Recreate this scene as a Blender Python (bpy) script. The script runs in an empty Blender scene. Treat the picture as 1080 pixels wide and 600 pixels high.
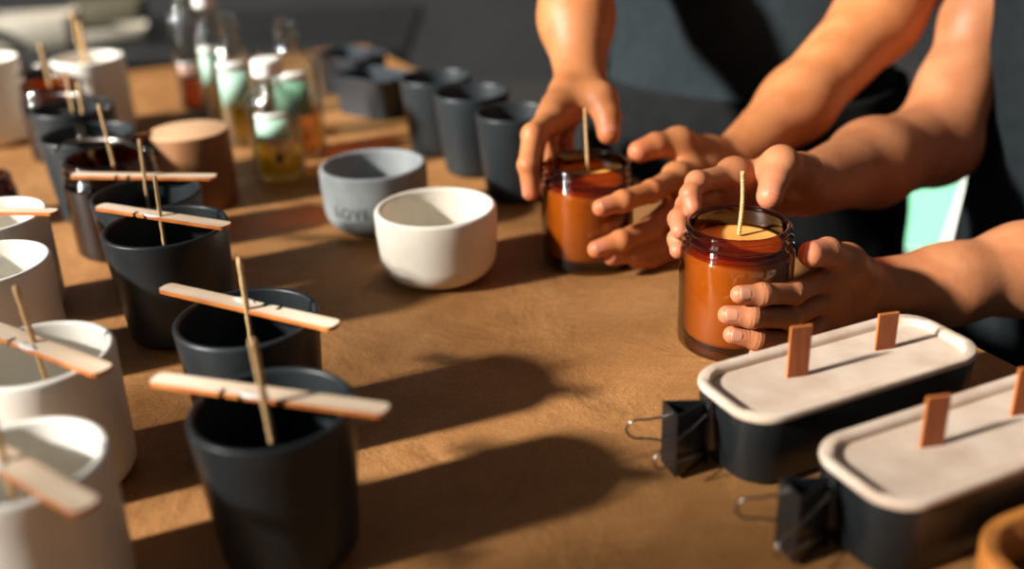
import bpy, bmesh, math, random
import numpy as np
from mathutils import Vector, Matrix, noise
random.seed(7)
SC = bpy.context.scene
COL = SC.collection
TZ = 0.75                       # table top height
# ------------------------------------------------------------------ camera
TH, RO, F = math.radians(24.3), math.radians(2.3), 1080.0
CAM = Vector((0, 0, TZ + 0.315))
_r0 = Vector((1, 0, 0)); FW = Vector((0, math.cos(TH), -math.sin(TH))); _d0 = Vector((0, -math.sin(TH), -math.cos(TH)))
RT = math.cos(RO) * _r0 + math.sin(RO) * _d0
DN = math.cos(RO) * _d0 - math.sin(RO) * _r0
def ray(px, py): return FW + RT * ((px - 540) / F) + DN * ((py - 300) / F)
def at(px, py, h=0.0):
    v = ray(px, py); return CAM + v * ((TZ + h - CAM.z) / v.z)
def aty(px, py, Y):
    v = ray(px, py); return CAM + v * (Y / v.y)
def depth(P): return (P - CAM).dot(FW)
cd = bpy.data.cameras.new('camera'); cam = bpy.data.objects.new('camera', cd); COL.objects.link(cam)
cam.matrix_world = Matrix(((RT.x, -DN.x, -FW.x, CAM.x), (RT.y, -DN.y, -FW.y, CAM.y), (RT.z, -DN.z, -FW.z, CAM.z), (0, 0, 0, 1)))
cd.sensor_width = 36; cd.lens = 36 * F / 1080; cd.clip_start = 0.02; cd.clip_end = 60
cd.dof.use_dof = True; cd.dof.focus_distance = 0.63; cd.dof.aperture_fstop = 2.7
SC.camera = cam

# ------------------------------------------------------------------ materials
def lin(c):
    f = lambda v: v / 12.92 if v <= 0.04045 else ((v + 0.055) / 1.055) ** 2.4
    return tuple(f(x / 255.0) for x in c) + (1.0,)
class NT:
    def __init__(s, name):
        s.m = bpy.data.materials.new(name); s.m.use_nodes = True; s.t = s.m.node_tree; s.n = s.t.nodes; s.n.clear()
        s.out = s.n.new('ShaderNodeOutputMaterial')
    def new(s, typ, **kw):
        n = s.n.new(typ)
        for k, v in kw.items():
            if k.startswith('_'): setattr(n, k[1:], v)
            else: n.inputs[k.replace('__', ' ')].default_value = v
        return n
    def link(s, a, b): s.t.links.new(a, b)
def mat(name, col, rough=0.5, col2=None, scale=40, bump=0.0, bscale=200, spec=0.5, metal=0.0, sss=0.0, coat=0.0, stretch=None, detail=4, ramp=(0.35, 0.65), bdist=0.001):
    k = NT(name); p = k.new('ShaderNodeBsdfPrincipled', Roughness=rough, Metallic=metal)
    p.inputs['Specular IOR Level'].default_value = spec
    p.inputs['Coat Weight'].default_value = coat
    p.inputs['Base Color'].default_value = lin(col)
    if sss: p.inputs['Subsurface Weight'].default_value = sss; p.inputs['Subsurface Radius'].default_value = (0.004, 0.0015, 0.0008); p.inputs['Subsurface Scale'].default_value = 1.0
    tc = k.new('ShaderNodeTexCoord'); mp = k.new('ShaderNodeMapping'); k.link(tc.outputs['Object'], mp.inputs['Vector'])
    if stretch: mp.inputs['Scale'].default_value = stretch
    if col2:
        nz = k.new('ShaderNodeTexNoise', Scale=scale, Detail=detail); k.link(mp.outputs[0], nz.inputs['Vector'])
        cr = k.new('ShaderNodeValToRGB'); cr.color_ramp.elements[0].position = ramp[0]; cr.color_ramp.elements[1].position = ramp[1]
        cr.color_ramp.elements[0].color = lin(col); cr.color_ramp.elements[1].color = lin(col2)
        k.link(nz.outputs['Fac'], cr.inputs['Fac']); k.link(cr.outputs['Color'], p.inputs['Base Color'])
    if bump:
        bz = k.new('ShaderNodeTexNoise', Scale=bscale, Detail=5.0); k.link(mp.outputs[0], bz.inputs['Vector'])
        bp = k.new('ShaderNodeBump', Strength=bump, Distance=bdist); k.link(bz.outputs['Fac'], bp.inputs['Height']); k.link(bp.outputs[0], p.inputs['Normal'])
    k.link(p.outputs[0], k.out.inputs['Surface']); return k.m
def thin_glass(name, tint, gl=0.05, edge=None, rough=0.02, epow=3.0, caustic_mix=0):
    """glass wall: coloured see-through, mirror reflection by angle; longer path (edges) is darker"""
    k = NT(name)
    lw = k.new('ShaderNodeLayerWeight', Blend=0.5)
    cm = k.new('ShaderNodeMix', _data_type='RGBA'); cm.inputs[6].default_value = lin(tint); cm.inputs[7].default_value = lin(edge or tint)
    pe = k.new('ShaderNodeMath', _operation='POWER'); pe.inputs[1].default_value = epow; k.link(lw.outputs['Facing'], pe.inputs[0]); k.link(pe.outputs[0], cm.inputs[0])
    tr = k.new('ShaderNodeBsdfTransparent'); k.link(cm.outputs[2], tr.inputs['Color'])
    gs = k.new('ShaderNodeBsdfGlossy', Roughness=rough); gs.inputs['Color'].default_value = (1, 1, 1, 1)
    lf = k.new('ShaderNodeLayerWeight', Blend=0.5); pw = k.new('ShaderNodeMath', _operation='POWER'); pw.inputs[1].default_value = 4.0; k.link(lf.outputs['Facing'], pw.inputs[0])
    fr = k.new('ShaderNodeMath', _operation='MULTIPLY_ADD'); fr.inputs[1].default_value = 0.9; fr.inputs[2].default_value = gl; k.link(pw.outputs[0], fr.inputs[0])
    mx = k.new('ShaderNodeMixShader'); k.link(fr.outputs[0], mx.inputs[0]); k.link(tr.outputs[0], mx.inputs[1]); k.link(gs.outputs[0], mx.inputs[2])
    if caustic_mix:  # translucent share stands in for the caustic glow of the oil
        tl = k.new('ShaderNodeBsdfTranslucent'); tl.inputs['Color'].default_value = lin(tint); m2 = k.new('ShaderNodeMixShader'); m2.inputs[0].default_value = caustic_mix
        k.link(mx.outputs[0], m2.inputs[1]); k.link(tl.outputs[0], m2.inputs[2]); k.link(m2.outputs[0], k.out.inputs['Surface']); return k.m
    k.link(mx.outputs[0], k.out.inputs['Surface']); return k.m

M = {}
M['black_cup'] = mat('black_ceramic', (34, 39, 42), 0.40, (38, 44, 47), 30, 0.08, 600, spec=0.4)
M['black_in'] = M['black_cup']
M['white_cup'] = mat('white_ceramic', (240, 236, 226), 0.45, (234, 229, 217), 25, 0.08, 400, spec=0.4)
M['white_bowl'] = mat('white_plaster', (232, 226, 212), 0.6, (222, 214, 198), 30, 0.12, 300, spec=0.3)
M['grey_bowl'] = mat('grey_concrete', (128, 134, 136), 0.75, (146, 150, 150), 40, 0.25, 300, spec=0.25)
M['letter'] = mat('grey_recess_shade', (88, 92, 94), 0.8)  # darker than the bowl: shade inside the imprint put into the colour
M['stick'] = mat('birch_wood', (244, 224, 200), 0.6, (226, 196, 164), 30, 0.2, 300, stretch=(0.5, 8, 8), spec=0.3)
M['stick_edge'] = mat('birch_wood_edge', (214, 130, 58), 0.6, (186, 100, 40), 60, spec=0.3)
M['wick'] = mat('cotton_wick', (214, 178, 128), 0.8, (190, 150, 100), 900, 0.5, 900)
M['wax_spill'] = mat('white_wax_smear', (240, 234, 226), 0.4)
M['wire'] = mat('steel_wire', (150, 146, 140), 0.22, metal=1.0)
M['black_metal'] = mat('black_enamel', (26, 28, 30), 0.22, spec=0.6)
M['mold'] = mat('black_mould', (27, 30, 31), 0.26, (32, 35, 36), 20, 0.08, 120, spec=0.5)
M['tray_rim'] = mat('cream_concrete', (224, 204, 184), 0.7, (206, 180, 158), 40, 0.2, 300, spec=0.25)
M['wax'] = mat('cream_wax', (238, 224, 190), 0.45, None, 10, 0.03, 20, spec=0.4, sss=0.1)
M['honey_wax'] = mat('honey_wax', (214, 150, 74), 0.45, (200, 134, 60), 30, spec=0.4)
M['wood_wick'] = mat('cherry_wood', (150, 84, 46), 0.6, (128, 66, 34), 60, 0.2, 300, stretch=(6, 6, 0.6), spec=0.3)
M['wood_wick_edge'] = mat('cherry_wood_edge', (206, 122, 56), 0.6)
M['amber'] = thin_glass('amber_glass', (232, 212, 176), edge=(50, 26, 14), epow=2.2)
M['amber_shaded'] = thin_glass('amber_glass_empty_shaded', (176, 116, 66), edge=(44, 22, 12), epow=1.6)  # waxless left-row jars; the shadow they stand in is put into the tint
M['amber_lip'] = thin_glass('amber_glass_thick', (204, 146, 70), edge=(56, 34, 12), epow=1.3)
M['clear'] = thin_glass('clear_glass', (246, 249, 248), edge=(150, 166, 168), gl=.10, epow=2.0)
M['oil_y'] = thin_glass('yellow_oil', (250, 218, 80), edge=(228, 176, 40), caustic_mix=.3)
M['oil_o'] = thin_glass('orange_oil', (250, 186, 50), edge=(228, 140, 24), caustic_mix=.3)
M['oil_p'] = thin_glass('pale_oil', (240, 220, 150), edge=(214, 180, 90))
M['oil_r'] = thin_glass('red_oil', (224, 150, 100), edge=(190, 110, 60))
M['cap'] = mat('white_plastic', (240, 238, 230), 0.35)
M['cap_dark'] = mat('dark_plastic', (40, 44, 52), 0.3)
M['label_mint'] = mat('mint_label', (176, 216, 194), 0.6)
M['label_green'] = mat('green_label', (110, 160, 130), 0.6)
M['label_pink'] = mat('pink_label', (206, 160, 140), 0.6)
M['block_top'] = mat('pale_end_grain', (200, 160, 122), 0.7, (182, 138, 98), 20, 0.1, 200)
M['block_side'] = mat('brown_bark', (146, 96, 48), 0.75, (114, 72, 34), 40, 0.3, 100, stretch=(1, 1, .3))
M['tin'] = mat('dark_tin', (44, 50, 56), 0.3, (50, 56, 62), 20, spec=0.5)
M['paper'] = None
M['table'] = mat('oak_wood', (120, 78, 46), 0.5, (96, 58, 32), 8, 0.1, 100, stretch=(1, 8, 1))
M['tray'] = mat('honey_wood', (190, 122, 56), 0.45, (164, 96, 40), 12, 0.1, 100, stretch=(1, 5, 1))
M['tray_in'] = mat('dark_wood', (104, 64, 36), 0.5, (84, 50, 28), 12)
M['shirt1'] = mat('slate_cotton', (36, 43, 46), 0.9, (32, 39, 42), 60, 0.4, 500, spec=0.1)
M['apron'] = mat('black_canvas', (20, 21, 22), 0.9, (24, 25, 26), 60, 0.4, 500, spec=0.1)
M['shirt2'] = mat('charcoal_knit', (31, 36, 39), 0.9, (27, 32, 35), 80, 0.5, 600, spec=0.1)
M['trousers'] = mat('black_denim', (26, 28, 30), 0.9, spec=0.1)
M['hair'] = mat('dark_brown_hair', (50, 34, 24), 0.5, (70, 48, 32), 60, 0.5, 100, stretch=(6, 6, .6))
M['nail'] = mat('fingernail', (204, 140, 110), 0.28, spec=0.5)
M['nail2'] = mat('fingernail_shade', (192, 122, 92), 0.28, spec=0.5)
M['wall'] = mat('charcoal_plaster', (40, 41, 42), 0.9, (35, 36, 37), 3)
M['floor'] = mat('dark_floorboards', (40, 36, 33), 0.7, (33, 30, 28), 4, stretch=(1, 6, 1))
M['counter'] = mat('black_laminate', (22, 23, 24), 0.5)
M['pale_box'] = mat('pale_card', (196, 188, 172), 0.7, (180, 172, 154), 12)
M['olive'] = mat('olive_card', (96, 90, 68), 0.8)
M['mint_paper'] = mat('mint_paper', (128, 206, 168), 0.7)
M['white_paper'] = mat('white_paper', (232, 236, 228), 0.7)

def kraft():
    k = NT('kraft_paper'); p = k.new('ShaderNodeBsdfPrincipled', Roughness=0.62); p.inputs['Specular IOR Level'].default_value = 0.35
    tc = k.new('ShaderNodeTexCoord')
    n1 = k.new('ShaderNodeTexNoise', Scale=9.0, Detail=5.0, Roughness=0.6); k.link(tc.outputs['Object'], n1.inputs['Vector'])
    n2 = k.new('ShaderNodeTexNoise', Scale=900.0, Detail=2.0); k.link(tc.outputs['Object'], n2.inputs['Vector'])
    c1 = k.new('ShaderNodeValToRGB'); e = c1.color_ramp.elements; e[0].position = .3; e[1].position = .7; e[0].color = lin((138, 92, 46)); e[1].color = lin((178, 128, 78))
    k.link(n1.outputs['Fac'], c1.inputs['Fac'])
    c2 = k.new('ShaderNodeValToRGB'); e = c2.color_ramp.elements; e[0].position = .35; e[1].position = .7; e[0].color = (.62, .58, .55, 1); e[1].color = (1.25, 1.25, 1.25, 1)
    k.link(n2.outputs['Fac'], c2.inputs['Fac'])
    mx = k.new('ShaderNodeMix', _data_type='RGBA', _blend_type='MULTIPLY'); mx.inputs[0].default_value = 0.6
    k.link(c1.outputs[0], mx.inputs[6]); k.link(c2.outputs[0], mx.inputs[7]); k.link(mx.outputs[2], p.inputs['Base Color'])
    n3 = k.new('ShaderNodeTexNoise', Scale=14.0, Detail=6.0, Roughness=0.55, Distortion=0.6); k.link(tc.outputs['Object'], n3.inputs['Vector'])
    b1 = k.new('ShaderNodeBump', Strength=0.7, Distance=0.007); k.link(n3.outputs['Fac'], b1.inputs['Height'])
    b2 = k.new('ShaderNodeBump', Strength=0.35, Distance=0.0005); k.link(n2.outputs['Fac'], b2.inputs['Height']); k.link(b1.outputs[0], b2.inputs['Normal'])
    k.link(b2.outputs[0], p.inputs['Normal']); k.link(p.outputs[0], k.out.inputs['Surface']); return k.m
M['paper'] = kraft()

def skin(name, base, red, dark):
    k = NT(name); p = k.new('ShaderNodeBsdfPrincipled', Roughness=0.48); p.inputs['Specular IOR Level'].default_value = 0.35
    p.inputs['Subsurface Weight'].default_value = 0.25; p.inputs['Subsurface Radius'].default_value = (0.005, 0.0018, 0.0008); p.inputs['Subsurface Scale'].default_value = 1.0
    tc = k.new('ShaderNodeTexCoord')
    n1 = k.new('ShaderNodeTexNoise', Scale=45.0, Detail=4.0); k.link(tc.outputs['Object'], n1.inputs['Vector'])
    c1 = k.new('ShaderNodeValToRGB'); e = c1.color_ramp.elements; e[0].position = .3; e[1].position = .75; e[0].color = lin(dark); e[1].color = lin(base)
    k.link(n1.outputs['Fac'], c1.inputs['Fac'])
    at_ = k.new('ShaderNodeAttribute', _attribute_name='flush')
    mx = k.new('ShaderNodeMix', _data_type='RGBA'); mx.inputs[7].default_value = lin(red); k.link(at_.outputs['Fac'], mx.inputs[0]); k.link(c1.outputs[0], mx.inputs[6])
    k.link(mx.outputs[2], p.inputs['Base Color'])
    v = k.new('ShaderNodeTexVoronoi', Scale=900.0); k.link(tc.outputs['Object'], v.inputs['Vector'])
    n2 = k.new('ShaderNodeTexNoise', Scale=260.0, Detail=4.0); k.link(tc.outputs['Object'], n2.inputs['Vector'])
    b = k.new('ShaderNodeBump', Strength=0.22, Distance=0.0004); k.link(v.outputs['Distance'], b.inputs['Height'])
    b2 = k.new('ShaderNodeBump', Strength=0.3, Distance=0.0006); k.link(n2.outputs['Fac'], b2.inputs['Height']); k.link(b.outputs[0], b2.inputs['Normal'])
    cr = k.new('ShaderNodeAttribute', _attribute_name='crease')
    b3 = k.new('ShaderNodeBump', Strength=0.4, Distance=0.0006); b3.invert = True; k.link(cr.outputs['Fac'], b3.inputs['Height']); k.link(b2.outputs[0], b3.inputs['Normal'])
    k.link(b3.outputs[0], p.inputs['Normal']); k.link(p.outputs[0], k.out.inputs['Surface']); return k.m
M['skin1'] = skin('warm_skin', (194, 128, 82), (196, 108, 74), (176, 108, 62))
M['skin2'] = skin('tan_skin', (190, 128, 88), (200, 120, 92), (170, 106, 68))

# ------------------------------------------------------------------ object helpers
def link_mesh(name, me, m, parent=None, loc=None, rotz=0, smooth=True):
    o = bpy.data.objects.new(name, me); COL.objects.link(o)
    ms = m if isinstance(m, (list, tuple)) else [m]
    for x in ms: me.materials.append(x)
    if smooth: me.polygons.foreach_set('use_smooth', [True] * len(me.polygons))
    if parent: o.parent = parent
    if loc is not None: o.location = loc
    if rotz: o.rotation_euler = (0, 0, rotz)
    return o
def bm_obj(name, bm, m, parent=None, loc=None, rotz=0, smooth=True, sharp=None):
    me = bpy.data.meshes.new(name); bm.normal_update(); bm.to_mesh(me); bm.free()
    o = link_mesh(name, me, m, parent, loc, rotz, smooth)
    if sharp and smooth:
        me.set_sharp_from_angle(angle=math.radians(sharp))
    return o
def tag(o, label=None, cat=None, group=None, kind=None):
    if label: o['label'] = label
    if cat: o['category'] = cat
    if group: o['group'] = group
    if kind: o['kind'] = kind
    return o
def thing(name, label, cat, loc, rotz=0, group=None):
    o = bpy.data.objects.new(name, None); COL.objects.link(o); o.empty_display_size = .02
    o.location = loc; o.rotation_euler = (0, 0, rotz); return tag(o, label, cat, group)
def lathe(prof, seg=72, cap=True):
    bm = bmesh.new(); rings = []
    for r, z in prof:
        if r < 1e-6: rings.append([bm.verts.new((0, 0, z))])
        else: rings.append([bm.verts.new((r * math.cos(2 * math.pi * i / seg), r * math.sin(2 * math.pi * i / seg), z)) for i in range(seg)])
    for a, b in zip(rings, rings[1:]):
        for i in range(seg):
            j = (i + 1) % seg
            if len(a) == 1 and len(b) == 1: continue
            if len(a) == 1: bm.faces.new((a[0], b[j], b[i]))
            elif len(b) == 1: bm.faces.new((a[i], a[j], b[0]))
            else: bm.faces.new((a[i], a[j], b[j], b[i]))
    bmesh.ops.recalc_face_normals(bm, faces=bm.faces); return bm
def arc(cx, cz, r, a0, a1, n=6):
    return [(cx + r * math.cos(math.radians(a0 + (a1 - a0) * i / n)), cz + r * math.sin(math.radians(a0 + (a1 - a0) * i / n))) for i in range(n + 1)]
def box(bm, c, s, rot=None, bev=0.0, seg=2):
    r = bmesh.ops.create_cube(bm, size=1.0); vs = r['verts']
    bmesh.ops.scale(bm, vec=s, verts=vs)
    if bev:
        es = list({e for v in vs for e in v.link_edges}); q = bmesh.ops.bevel(bm, geom=es, offset=bev, segments=seg, affect='EDGES', profile=0.5)
        vs = list({v for f in q['faces'] for v in f.verts} | {v for v in vs if v.is_valid})
    if rot is not None: bmesh.ops.rotate(bm, cent=(0, 0, 0), matrix=rot, verts=vs)
    bmesh.ops.translate(bm, vec=c, verts=vs); return vs
def tube(bm, pts, r, seg=10, closed=False, radii=None):
    pts = [Vector(p) for p in pts]; n = len(pts); rings = []; up = None
    for i, p in enumerate(pts):
        a = pts[(i - 1) % n] if (closed or i) else p; b = pts[(i + 1) % n] if (closed or i < n - 1) else p
        t = (b - a).normalized()
        if up is None: up = t.orthogonal().normalized()
        up = (up - t * up.dot(t)).normalized(); s = t.cross(up); rr = radii[i] if radii else r
        rings.append([bm.verts.new(p + (up * math.cos(2 * math.pi * j / seg) + s * math.sin(2 * math.pi * j / seg)) * rr) for j in range(seg)])
    m = n if closed else n - 1
    for i in range(m):
        A, B = rings[i], rings[(i + 1) % n]
        for j in range(seg): bm.faces.new((A[j], A[(j + 1) % seg], B[(j + 1) % seg], B[j]))
    if not closed: bm.faces.new(rings[0][::-1]); bm.faces.new(rings[-1])
    return rings
def spline(pts, n=8, closed=False):
    pts = [Vector(p) for p in pts]; N = len(pts); out = []
    for i in range(N if closed else N - 1):
        g = lambda k: pts[k % N] if closed else pts[max(0, min(N - 1, k))]
        p0, p1, p2, p3 = g(i - 1), g(i), g(i + 1), g(i + 2)
        for k in range(n):
            t = k / n
            out.append(0.5 * ((2 * p1) + (-p0 + p2) * t + (2 * p0 - 5 * p1 + 4 * p2 - p3) * t * t + (-p0 + 3 * p1 - 3 * p2 + p3) * t ** 3))
    if not closed: out.append(pts[-1])
    return out
def rrect(L, W, r, n=8):
    out = []
    for cx, cy, a in ((L / 2 - r, W / 2 - r, 0), (-L / 2 + r, W / 2 - r, 90), (-L / 2 + r, -W / 2 + r, 180), (L / 2 - r, -W / 2 + r, 270)):
        for i in range(n + 1):
            t = math.radians(a + 90 * i / n); out.append((cx + r * math.cos(t), cy + r * math.sin(t)))
    return out
def loops(bm, specs, close_first=True, close_last=True):
    """stack of outlines [(list of xy, z)] skinned into one shell"""
    R = [[bm.verts.new((x, y, z)) for x, y in o] for o, z in specs]
    for A, B in zip(R, R[1:]):
        for i in range(len(A)):
            j = (i + 1) % len(A); bm.faces.new((A[i], A[j], B[j], B[i]))
    if close_first: bm.faces.new(R[0][::-1])
    if close_last: bm.faces.new(R[-1])
    bmesh.ops.recalc_face_normals(bm, faces=bm.faces); return bm

# ------------------------------------------------------------------ setting
def struct(name, bm, m, **k): return tag(bm_obj(name, bm, m, smooth=False, **k), kind='structure')
b = bmesh.new(); box(b, (0, 2.0, -0.02), (8, 9, 0.04)); struct('floor', b, M['floor'])
b = bmesh.new(); box(b, (0, 4.6, 1.4), (8, 0.08, 2.8)); struct('wall_back', b, M['wall'])
b = bmesh.new(); box(b, (3.6, 2.0, 1.4), (0.08, 5.2, 2.8)); struct('wall_right', b, M['wall'])

# table: right edge and far edge follow the photograph
cR = at(385, 47); eR = at(1080, 390); cL = at(130, 75)
dR = (eR - cR).normalized(); dL = (cL - cR).normalized()
near = cR + dR * 2.3; farl = cR + dL * .64
quad = [cR, near, Vector((farl.x, near.y, 0)), farl]
def slab(bm, q, z0, z1):
    lo = [bm.verts.new((p.x, p.y, z0)) for p in q]; hi = [bm.verts.new((p.x, p.y, z1)) for p in q]
    bm.faces.new(lo[::-1]); bm.faces.new(hi)
    for i in range(4): j = (i + 1) % 4; bm.faces.new((lo[i], lo[j], hi[j], hi[i]))
    bmesh.ops.recalc_face_normals(bm, faces=bm.faces)
ctr = sum(quad, Vector()) / 4
tb = thing('work_table', 'long wooden work table covered by brown paper', 'table', (ctr.x, ctr.y, 0))
off = Vector((ctr.x, ctr.y, 0))
def shrink(q, s): return [ctr + (p - ctr) * s - off for p in q]
b = bmesh.new(); slab(b, shrink(quad, 0.995), TZ - 0.035, TZ - 0.0012); bm_obj('tabletop', b, M['table'], tb, smooth=False)
for p in shrink(quad, 0.9):
    b = bmesh.new(); box(b, (p.x, p.y, (TZ - 0.035) / 2), (0.06, 0.06, TZ - 0.035), bev=0.004); bm_obj('leg', b, M['table'], tb, smooth=False)
# kraft paper sheet with gentle buckles
b = bmesh.new(); q = [p - off for p in quad]; N1, N2 = 160, 160; g = []
for i in range(N1 + 1):
    row = []
    for j in range(N2 + 1):
        u, v = i / N1, j / N2
        p = (q[0] * (1 - u) + q[1] * u) * (1 - v) + (q[3] * (1 - u) + q[2] * u) * v
        w = noise.noise(Vector((p.x * 7, p.y * 7, 1.3))) * 0.0005 - 0.0005
        row.append(b.verts.new((p.x, p.y, TZ + w)))
    g.append(row)
for i in range(N1):
    for j in range(N2): b.faces.new((g[i][j], g[i + 1][j], g[i + 1][j + 1], g[i][j + 1]))
bmesh.ops.recalc_face_normals(b, faces=b.faces)
if sum(f.normal.z for f in b.faces) < 0: bmesh.ops.reverse_faces(b, faces=b.faces)
pp = bm_obj('kraft_paper_sheet', b, M['paper']); pp.location = off
tag(pp, 'brown kraft paper sheet spread over the whole work table', 'paper sheet')

# ------------------------------------------------------------------ cups
def cup_bm(D, h, taper=0.86, wall=0.0035, edge=0.006, floor=0.006, fillet=None):
    R = D / 2; Rb = R * taper; fl = fillet or edge
    ang = lambda z: Rb + (R - Rb) * z / h
    prof = [(0, 0.0008), (Rb - fl - 0.002, 0.0008), (Rb - fl, 0)] + arc(Rb - fl, fl, fl, -90, 0, 8)[1:]
    prof += [(ang(z), z) for z in (h * .3, h * .6, h * .85)] + [(R, h - wall * .5)]
    prof += arc(R - wall / 2, h - wall / 2, wall / 2, 0, 180, 6)[1:]
    Ri = Rb - wall; f2 = max(0.003, fl - wall * .5)
    prof += [(ang(z) - wall, z) for z in (h * .8, h * .5, floor + f2 + .002)]
    prof += arc(Ri - f2, floor + f2, f2, 0, -90, 6) + [(0, floor)]
    return lathe(prof, 96)
def stick_outline(L, W, n=6):
    """craft stick outline with two saw notches near the middle of one long edge"""
    r = W * .34; pts = []
    for cx, cy, a in ((L / 2 - r, W / 2 - r, 0), (-L / 2 + r, W / 2 - r, 90), (-L / 2 + r, -W / 2 + r, 180)):
        for i in range(n + 1):
            t = math.radians(a + 90 * i / n); pts.append((cx + r * math.cos(t), cy + r * math.sin(t)))
    for x in (-0.17 * L, -0.085 * L):
        w = 0.0014; d = W * .36
        pts += [(x - w, -W / 2), (x - w, -W / 2 + d), (x + w, -W / 2 + d), (x + w, -W / 2)]
    cx, cy = L / 2 - r, -W / 2 + r
    for i in range(n + 1):
        t = math.radians(270 + 90 * i / n); pts.append((cx + r * math.cos(t), cy + r * math.sin(t)))
    return pts
def make_stick(p0, p1, h, W, label, group='wick centring sticks', flip=False, smear=True, T=0.0024):
    A, B = at(*p0, h), at(*p1, h); c = (A + B) / 2; L = (B - A).length; a = math.atan2((B - A).y, (B - A).x)
    if flip: a += math.pi
    t = thing('craft_stick', label, 'craft stick', (c.x, c.y, TZ + h + 0.0004), a, group)
    bm = bmesh.new(); o = stick_outline(L, W)
    lo = [bm.verts.new((x, y, 0)) for x, y in o]; hi = [bm.verts.new((x, y, T)) for x, y in o]
    f1 = bm.faces.new(lo[::-1]); f2 = bm.faces.new(hi)
    for i in range(len(o)):
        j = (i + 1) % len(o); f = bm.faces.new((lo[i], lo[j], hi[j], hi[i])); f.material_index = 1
    bmesh.ops.triangulate(bm, faces=[f1, f2]); bmesh.ops.recalc_face_normals(bm, faces=bm.faces)
    bm_obj('stick_body', bm, [M['stick'], M['stick_edge']], t, smooth=False)
    if smear:
        bm = bmesh.new(); bmesh.ops.create_icosphere(bm, subdivisions=3, radius=1)
        for v in bm.verts: v.co = Vector((v.co.x * .0075, v.co.y * .0028, v.co.z * .0006)) * (1 + .3 * noise.noise(v.co * 3))
        s = bm_obj('wax_smear', bm, M['wax_spill'], t, loc=(-.004 if not flip else .004, -W * .35, T)); s['label'] = 'white wax smear'
    return t
def wick_bm(P0, P1, r=0.0013, bend=0.0, n=26):
    bm = bmesh.new(); P0, P1 = Vector(P0), Vector(P1); pts = []; rad = []
    side = Vector((1, .3, 0))
    for i in range(n + 1):
        t = i / n; p = P0.lerp(P1, t) + side * (bend * math.sin(math.pi * t)); pts.append(p); rad.append(r * (1 + .1 * math.sin(i * 2.1)))
    R = tube(bm, pts, r, 8, radii=rad); return bm
def make_wick(low, top, label, h_in=0.02, Yoff=0.0, r=0.0013, bend=0.0, group='cotton wicks'):
    """low: (px,py,h) where the wick crosses the stick or wax; top: (px,py). It runs straight on down into the cup."""
    L = at(low[0], low[1], low[2]); T = aty(top[0], top[1], L.y + Yoff)
    d = (T - L).normalized(); k = (L.z - (TZ + h_in)) / d.z; B = L - d * k
    B = Vector((L.x + (B.x - L.x) * .6, L.y, TZ + h_in))
    bm = wick_bm(B - B, T - B, r, bend)
    o = bm_obj('cotton_wick', bm, M['wick'], loc=B); return tag(o, label, 'wick', group)

HC = 0.078
def put_cup(name, px, py, w, h, label, m, group, taper=0.86, edge=0.006, wall=0.0035, fillet=None, D=None):
    P = at(px, py, h); D = D or w * depth(P) / F
    t = bm_obj(name, cup_bm(D, h, taper, wall, edge, fillet=fillet), m, loc=(P.x, P.y, TZ))
    tag(t, label, 'cup', group); return t, P, D
G1 = 'black tumbler moulds in the left row'
put_cup('black_tumbler', 286, 428, 176, HC, 'matte black tumbler nearest the camera, at the front of its row', M['black_cup'], G1)
put_cup('black_tumbler', 260, 333, 152, HC, 'matte black tumbler just behind the frontmost black one', M['black_cup'], G1)
put_cup('black_tumbler', 174, 237, 130, HC, 'matte black tumbler showing its full tapered side, third in the row', M['black_cup'], G1)
put_cup('black_tumbler', 154, 203, 114, HC, 'matte black tumbler half hidden behind the third one, under a level stick', M['black_cup'], G1)
G2 = 'white cups at the left edge'
put_cup('white_tumbler', 22, 484, 178, HC, 'cream white cup in the bottom left corner, nearest the camera', M['white_cup'], G2, .97, .012, .0045)
put_cup('white_tumbler', 38, 371, 158, HC, 'cream white cup behind the bottom left one, stick across its rim', M['white_cup'], G2, .97, .012, .0045)
put_cup('white_tumbler', -17, 276, 132, HC, 'cream white cup with an empty open rim, no stick on it', M['white_cup'], G2, .97, .012, .004)
put_cup('white_tumbler', -14, 226, 118, HC, 'cream white cup at the left edge, smallest in view, under a stick end', M['white_cup'], G2, .97, .012, .004)
put_cup('white_tumbler', -22, 62, 76, 0.095, 'blurred white cup at the far upper left edge of the table', M['white_cup'], G2, .97, .01, .004)

make_stick((163, 403), (409, 437), HC, .0105, 'blurred birch stick lying across the frontmost black tumbler')
make_stick((173, 306), (355, 347), HC, .0105, 'birch stick across the second black tumbler, notches on its far edge', flip=True)
make_stick((105, 220), (241, 241), HC, .0105, 'sharp birch stick tilted across the third black tumbler')
make_stick((77, 187), (228, 189), HC, .0100, 'birch stick lying level across the fourth black tumbler', smear=False)
make_stick((-60, 452), (95, 540), HC, .0120, 'blurred birch stick across the bottom left white cup')
make_stick((-20, 345), (112, 395), HC, .0115, 'birch stick slanting over the second white cup')
make_stick((-60, 224), (60, 226), HC, .0095, 'birch stick end poking in over the smallest white cup', smear=False)
make_wick((281, 432, HC), (266, 358), 'blurred cotton wick standing in the frontmost black tumbler', r=.0018, h_in=.060)
make_wick((261, 331, HC), (252, 272), 'cotton wick rising from the second black tumbler', r=.0016)
make_wick((169, 232, HC), (163, 186), 'cotton wick with a frayed tip in the third black tumbler', r=.0014)
make_wick((152, 190, HC), (147, 147), 'straight cotton wick above the fourth black tumbler', r=.0014)
make_wick((39, 366, HC), (16, 302), 'leaning cotton wick in the second white cup', r=.0016)
make_wick((6, 492, HC), (-8, 440), 'cotton wick in the bottom left white cup', r=.0017)

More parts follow.
